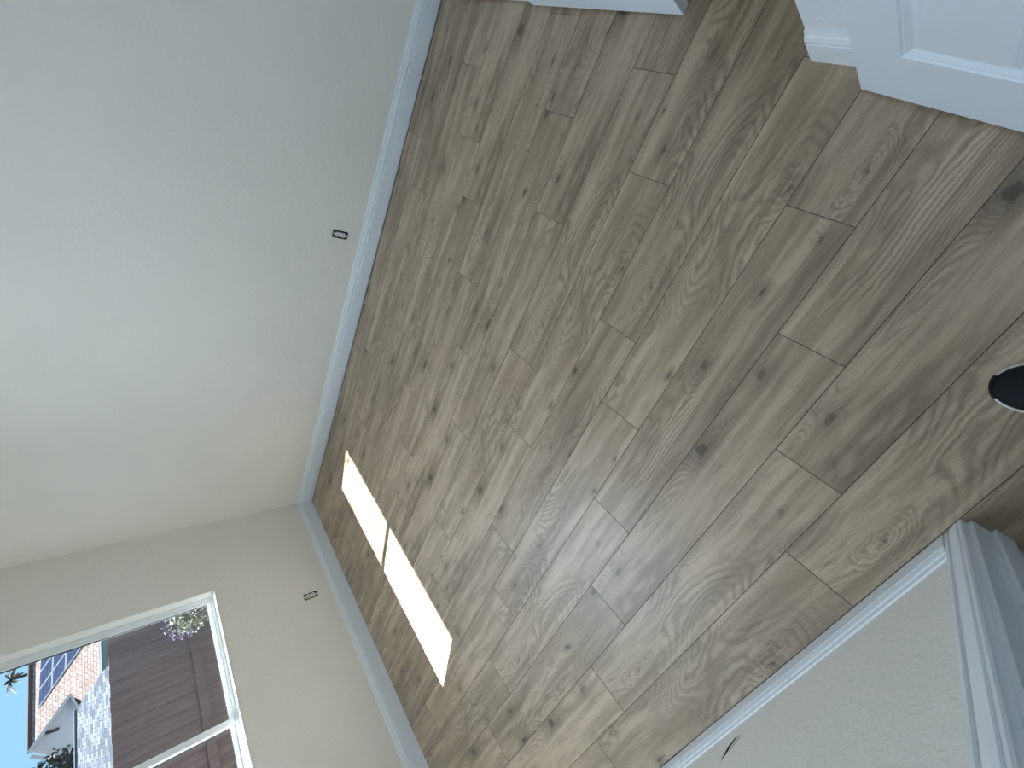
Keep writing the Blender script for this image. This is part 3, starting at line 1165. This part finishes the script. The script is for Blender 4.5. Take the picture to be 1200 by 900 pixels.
def limb(bm, a, b, ra, rb, seg=8):
    a, b = Vector(a), Vector(b)
    d = (b - a).normalized()
    u = d.orthogonal().normalized()
    w = d.cross(u)
    r0 = [bm.verts.new(a + (u * math.cos(t) + w * math.sin(t)) * ra) for t in [2 * math.pi * k / seg for k in range(seg)]]
    r1 = [bm.verts.new(b + (u * math.cos(t) + w * math.sin(t)) * rb) for t in [2 * math.pi * k / seg for k in range(seg)]]
    for k in range(seg):
        bm.faces.new([r0[k], r0[(k + 1) % seg], r1[(k + 1) % seg], r1[k]])
    bm.faces.new(r1)
    bm.faces.new(r0[::-1])


# flowering shrub in front of the fence
sr = random.Random(9)
bd = ray(222, 728)
bt = (-5.35) / bd.x
bc_ = Vector((-5.35, bd.y * bt, CAM_H + bd.z * bt))
shrub = empty('flowering_shrub', (bc_.x, bc_.y + 0.02, GZ))
sc_ = Vector((0, 0.06, bc_.z - GZ - 0.02))
bm = bmesh.new()
leaf_cloud(bm, sc_, (0.17, 0.20, 0.18), 900, 0.022, sr, 0.2)
leaf_cloud(bm, sc_ - Vector((0, 0, 0.45)), (0.20, 0.22, 0.40), 700, 0.03, sr, 0.2)
fo = obj('foliage', bm, 'leaf', shrub)
fo['kind'] = 'stuff'
bm = bmesh.new()
leaf_cloud(bm, sc_ + Vector((0.03, 0, 0.03)), (0.19, 0.215, 0.19), 260, 0.013, sr, 0.75)
o = obj('white_blossom', bm, 'flower_w', shrub)
o['kind'] = 'stuff'
bm = bmesh.new()
leaf_cloud(bm, sc_ + Vector((0.03, -0.05, 0.07)), (0.20, 0.20, 0.19), 220, 0.013, sr, 0.8)
o = obj('lilac_blossom', bm, 'flower', shrub)
o['kind'] = 'stuff'
bm = bmesh.new()
for k in range(5):
    limb(bm, (sr.uniform(-0.03, 0.03), 0.05 + sr.uniform(-0.03, 0.03), 0), sc_ + Vector((sr.uniform(-0.1, 0.1), sr.uniform(-0.1, 0.1), -0.05)), 0.010, 0.004, 5)
obj('stem', bm, 'bark', shrub)
tag(shrub, 'bushy shrub dotted with pale lilac and cream blossoms before the fence', 'shrub')


def azel(az, el, rng):
    """point at horizontal range rng in the direction az (degrees from -x towards +y), elevation el"""
    a = math.radians(az)
    return Vector((-math.cos(a) * rng, math.sin(a) * rng, CAM_H + rng * math.tan(math.radians(el))))


def px_azel(px, py):
    d = ray(px, py)
    return math.degrees(math.atan2(d.y, -d.x)), math.degrees(math.atan2(d.z, math.hypot(d.x, d.y)))


def plane_pt(px, py, p0, nrm):
    d = ray(px, py)
    o_ = Vector((0, 0, CAM_H))
    t = (p0 - o_).dot(nrm) / d.dot(nrm)
    return o_ + d * t


def roof_frame(az, rng, el, pitch):
    """roof plane whose eave lies across the direction az; returns (point, normal, across, up-slope)"""
    a = math.radians(az)
    away = Vector((-math.cos(a), math.sin(a), 0))
    across = Vector((math.sin(a), math.cos(a), 0))
    p = math.radians(pitch)
    up = away * math.cos(p) + Vector((0, 0, math.sin(p)))
    nrm = -away * math.sin(p) + Vector((0, 0, math.cos(p)))
    return azel(az, el, rng), nrm, across, up


def uv_roof(o, p0, across, up):
    me = o.data
    uvl = me.uv_layers.new(name='UVMap')
    for lp in me.loops:
        co = me.vertices[lp.vertex_index].co - p0
        uvl.data[lp.index].uv = (co.dot(across), co.dot(up))


def thick_poly(bm, pts, nrm, th):
    a = [bm.verts.new(p) for p in pts]
    b = [bm.verts.new(p - nrm * th) for p in pts]
    bm.faces.new(a)
    bm.faces.new(b[::-1])
    for k in range(len(pts)):
        bm.faces.new([a[k], a[(k + 1) % len(pts)], b[(k + 1) % len(pts)], b[k]])


# --- house with the terracotta tiled roof
P0, NR, AC, UP = roof_frame(29.0, 30.0, 0.53, 36.0)
house = empty('tiled_house', (0, 0, 0))


def in_house(o):
    o.parent = house
    return o


RL = lambda az_, el_: None


def roof_uv_pt(u, v):
    return P0 + AC * u + UP * v


def to_uv(px, py, dz=0.0):
    q = plane_pt(px, py, P0 + NR * dz, NR) - P0
    return q.dot(AC), q.dot(UP)


ridge_v = to_uv(37, 810)[1]
peak_uv = to_uv(34, 880)
mid_uv = to_uv(81, 815)
kink_uv = to_uv(117, 797)
eave_v = to_uv(118, 780)[1]
far_u = 14.0
pts = [roof_uv_pt(peak_uv[0], ridge_v), roof_uv_pt(mid_uv[0], mid_uv[1]), roof_uv_pt(kink_uv[0] - 1.2, eave_v), roof_uv_pt(far_u, eave_v), roof_uv_pt(far_u, ridge_v)]
bm = bmesh.new()
thick_poly(bm, pts, NR, 0.12)
ro = in_house(obj('roof', bm, 'tile'))
uv_roof(ro, P0, AC, UP)
bm = bmesh.new()
limb(bm, roof_uv_pt(peak_uv[0] - 0.1, ridge_v + 0.02) + NR * 0.02, roof_uv_pt(far_u, ridge_v + 0.02) + NR * 0.02, 0.10, 0.10)
in_house(obj('ridge_cap', bm, 'ridge'))
bm = bmesh.new()
e0, e1 = roof_uv_pt(kink_uv[0] - 1.0, eave_v - 0.03), roof_uv_pt(far_u, eave_v - 0.03)
limb(bm, e0 - Vector((0, 0, 0.1)), e1 - Vector((0, 0, 0.1)), 0.13, 0.13)
in_house(obj('gutter', bm, 'gutter'))
# body below the roof
AW = Vector((-math.cos(math.radians(29)), math.sin(math.radians(29)), 0))
b0, b1 = roof_uv_pt(peak_uv[0] + 0.2, eave_v) + AW * 0.5, roof_uv_pt(far_u - 0.3, eave_v) + AW * 0.5
bm = bmesh.new()
base = [b0, b1, b1 + AW * 7, b0 + AW * 7]
ztop = P0.z - 0.15
lo = [bm.verts.new((p.x, p.y, GZ)) for p in base]
hi = [bm.verts.new((p.x, p.y, ztop)) for p in base]
for k in range(4):
    bm.faces.new([lo[k], lo[(k + 1) % 4], hi[(k + 1) % 4], hi[k]])
bm.faces.new(hi)
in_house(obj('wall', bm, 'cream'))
# rear slope
bm = bmesh.new()
rr0, rr1 = roof_uv_pt(peak_uv[0], ridge_v), roof_uv_pt(far_u, ridge_v)
dn = AW * 4.2 - Vector((0, 0, 2.4))
bm.faces.new([bm.verts.new(p) for p in (rr0, rr1, rr1 + dn, rr0 + dn)])
in_house(obj('rear_roof', bm, 'ridge'))
# cross gable with white wall, fascia boards and vent holes
GP = azel(26.5, 3.0, 27.0)
GA = math.radians(26.5)
GN = Vector((math.cos(GA), -math.sin(GA), 0))


def gp(px, py, off=0.0):
    return plane_pt(px, py, GP + GN * off, GN)


g_peak, g_right, g_left = gp(36.5, 881), gp(82, 816), gp(88, 893)
g_right_low = Vector((g_right.x, g_right.y, g_left.z - 0.05))
g_rb = gp(120, 800)
g_lb = Vector((g_left.x, g_left.y, GZ))
bm = bmesh.new()
wallpts = [g_peak, g_right, gp(92, 829), gp(90, 893)]
thick_poly(bm, wallpts, GN, 0.2)
o = in_house(obj('gable_wall', bm, 'stucco'))
bm = bmesh.new()
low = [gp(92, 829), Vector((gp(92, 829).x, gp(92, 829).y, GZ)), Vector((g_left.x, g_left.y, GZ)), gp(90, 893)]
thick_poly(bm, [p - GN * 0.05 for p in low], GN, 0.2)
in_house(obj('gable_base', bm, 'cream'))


def beam(bm, a, b, wdt, dep):
    d = (b - a).normalized()
    sd = d.cross(GN).normalized()
    q0 = [a + sd * wdt / 2 * s1 + GN * dep * s2 for s1, s2 in ((-1, 0), (1, 0), (1, 1), (-1, 1))]
    q1 = [b + sd * wdt / 2 * s1 + GN * dep * s2 for s1, s2 in ((-1, 0), (1, 0), (1, 1), (-1, 1))]
    r0 = [bm.verts.new(p) for p in q0]
    r1 = [bm.verts.new(p) for p in q1]
    for k in range(4):
        bm.faces.new([r0[k], r0[(k + 1) % 4], r1[(k + 1) % 4], r1[k]])
    bm.faces.new(r0)
    bm.faces.new(r1)


bm = bmesh.new()
beam(bm, gp(34, 882), gp(82, 815), 0.10, 0.35)
in_house(obj('fascia', bm, 'fascia'))
bm = bmesh.new()
beam(bm, gp(37, 886), gp(87, 891), 0.10, 0.35)
in_house(obj('fascia', bm, 'fascia'))
bm = bmesh.new()
beam(bm, gp(82, 813), gp(91, 828), 0.06, 0.30)
in_house(obj('fascia', bm, 'fascia'))
for k in range(4):
    a = gp(55.5 + k * 4.0, 858.8 - k * 1.4, 0.01)
    bm = bmesh.new()
    bmesh.ops.create_cube(bm, size=0.085, matrix=Matrix.Translation(a))
    in_house(obj('vent_hole', bm, 'vent'))
tag(house, 'distant house with terracotta tiled roof and white gable beyond the fence', 'house')

# --- solar panels on the tiled roof (each lies on its own)
c00, c10, c01 = to_uv(44, 831, 0.10), to_uv(94, 760, 0.10), to_uv(46.5, 783, 0.10)
eu = (Vector(c10) - Vector(c00))
ev = (Vector(c01) - Vector(c00))
nu, nv = 4, 4
for i in range(nu):
    for j in range(nv):
        if i > 0 and j > 2 and False:
            continue
        q = [Vector(c00) + eu * (a / 3.1) + ev * (b / 2.3) for a, b in ((i + 0.02, j + 0.02), (i + 0.98, j + 0.02), (i + 0.98, j + 0.98), (i + 0.02, j + 0.98))]
        if max(v[1] for v in q) > ridge_v + 0.0 or min(v[1] for v in q) < eave_v + 0.1:
            if max(v[1] for v in q) > ridge_v + 0.05 or min(v[1] for v in q) < eave_v:
                continue
        cc = sum(q, Vector((0, 0))) / 4
        wc = roof_uv_pt(cc.x, cc.y) + NR * 0.02
        t = empty('solar_panel', wc)
        bm = bmesh.new()
        thick_poly(bm, [roof_uv_pt(*v) + NR * 0.10 - wc for v in q], NR, 0.08)
        obj('frame', bm, 'panel_frame', t)
        ins = [cc + (v - cc) * 0.90 for v in q]
        e1_, e2_ = ins[1] - ins[0], ins[3] - ins[0]
        for kk in range(3):
            s0, s1 = kk / 3 + 0.012, (kk + 1) / 3 - 0.012
            cell = [ins[0] + e1_ * s0, ins[0] + e1_ * s1, ins[0] + e1_ * s1 + e2_, ins[0] + e1_ * s0 + e2_]
            bm = bmesh.new()
            thick_poly(bm, [roof_uv_pt(*v) + NR * 0.112 - wc for v in cell], NR, 0.01)
            obj('cell_strip', bm, 'panel_blue', t)
        tag(t, 'blue solar panel with pale frame mounted on the terracotta tiled roof', 'solar panel', 'solar panels on the tiled roof')

# --- nearer roof with grey shingles
P1, N1, A1, U1 = roof_frame(26.0, 17.0, -1.0, 18.0)
shed = empty('shingled_house', (0, 0, 0))


def uv1(px, py):
    q = plane_pt(px, py, P1, N1) - P1
    return q.dot(A1), q.dot(U1)


def pt1(u, v):
    return P1 + A1 * u + U1 * v


tl = uv1(88, 899)
tr = uv1(89, 832)
kr = uv1(117, 791)
fr2 = uv1(133, 766)
pts = [pt1(tl[0] - 9, tl[1]), pt1(tr[0], tr[1]), pt1(*kr), pt1(fr2[0], fr2[1] - 0.6), pt1(tl[0] - 9, fr2[1] - 0.6)]
bm = bmesh.new()
thick_poly(bm, pts[::-1], N1, 0.10)
o = obj('roof', bm, 'shingle', shed)
uv_roof(o, P1, A1, U1)
bm = bmesh.new()
limb(bm, pt1(tl[0] - 9, tl[1]), pt1(tr[0], tr[1]), 0.05, 0.05)
obj('ridge_cap', bm, plain('ridge_shingle_grey', (0.07, 0.08, 0.10), 0.8), shed)
AW1 = Vector((-math.cos(math.radians(26)), math.sin(math.radians(26)), 0))
bm = bmesh.new()
ea, eb = pt1(tl[0] - 8.8, fr2[1] - 0.5) + AW1 * 0.4, pt1(fr2[0] - 0.5, fr2[1] - 0.5) + AW1 * 0.4
base = [ea, eb, eb + AW1 * 3.0, ea + AW1 * 3.0]
lo = [bm.verts.new((p.x, p.y, GZ)) for p in base]
hi = [bm.verts.new((p.x, p.y, min(ea.z, eb.z) - 0.05)) for p in base]
for k in range(4):
    bm.faces.new([lo[k], lo[(k + 1) % 4], hi[(k + 1) % 4], hi[k]])
bm.faces.new(hi)
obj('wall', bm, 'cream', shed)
tag(shed, 'low building with grey shingle roof just beyond the fence', 'building')


# --- trees left of the gable
def tree(name, px, py, rng, rad, mat, label, seed, n=1500, leaf=0.16):
    rn = random.Random(seed)
    az_, el_ = px_azel(px, py)
    top_ = azel(az_, el_, rng)
    t = empty(name, (top_.x, top_.y, GZ))
    bm = bmesh.new()
    cz_ = top_.z - GZ
    for k in range(7):
        off = Vector((rn.uniform(-1, 1) * rad * 0.6, rn.uniform(-1, 1) * rad * 0.6, rn.uniform(-0.9, 0.4) * rad * 0.7))
        leaf_cloud(bm, Vector((0, 0, cz_ - rad)) + off, (rad * 0.6, rad * 0.6, rad * 0.5), n // 7, leaf, rn, 0.2)
    fo_ = obj('crown', bm, mat, t)
    fo_['kind'] = 'stuff'
    bm = bmesh.new()
    limb(bm, (0, 0, 0), (0.1, 0, cz_ - rad), 0.22, 0.10)
    obj('trunk', bm, 'bark', t)
    tag(t, label, 'tree')


tree('dark_tree', 0, 964, 24.8, 1.20, 'tree', 'dark green tree in front of the white gable, against the sky', 4, 4200, 0.10)
tree('light_tree', 58, 946, 22.3, 0.70, 'tree_light', 'bright green tree beside the grey shingle roof', 5, 700, 0.07)

# --- far palm above the tiled ridge
az_, el_ = px_azel(14, 798)
pc = azel(az_, el_, 44.0)
palm = empty('palm_tree', (pc.x, pc.y, GZ))
pr = random.Random(2)
hz = pc.z - GZ
bm = bmesh.new()
limb(bm, (0, 0, 0), (0.15, 0, hz), 0.14, 0.08)
obj('trunk', bm, 'bark', palm)
for k in range(26):
    a = 2 * math.pi * k / 26 + pr.uniform(-0.15, 0.15)
    up_ = pr.uniform(-0.1, 0.9)
    ln = pr.uniform(0.7, 1.0)
    bm = bmesh.new()
    prev = None
    for q in range(7):
        f = q / 6
        r_ = ln * f
        z_ = hz + up_ * r_ - 0.75 * r_ * r_
        wd = 0.09 * math.sin(math.pi * min(1, f * 0.9 + 0.1))
        c_ = Vector((0.15 + math.cos(a) * r_, math.sin(a) * r_, z_))
        sd = Vector((-math.sin(a), math.cos(a), 0)) * wd
        cur = [bm.verts.new(c_ - sd - Vector((0, 0, wd * 0.5))), bm.verts.new(c_), bm.verts.new(c_ + sd - Vector((0, 0, wd * 0.5)))]
        if prev:
            bm.faces.new([prev[0], prev[1], cur[1], cur[0]])
            bm.faces.new([prev[1], prev[2], cur[2], cur[1]])
        prev = cur
    obj('frond', bm, 'palm', palm)
tag(palm, 'far palm tree rising above the terracotta ridge', 'palm tree')
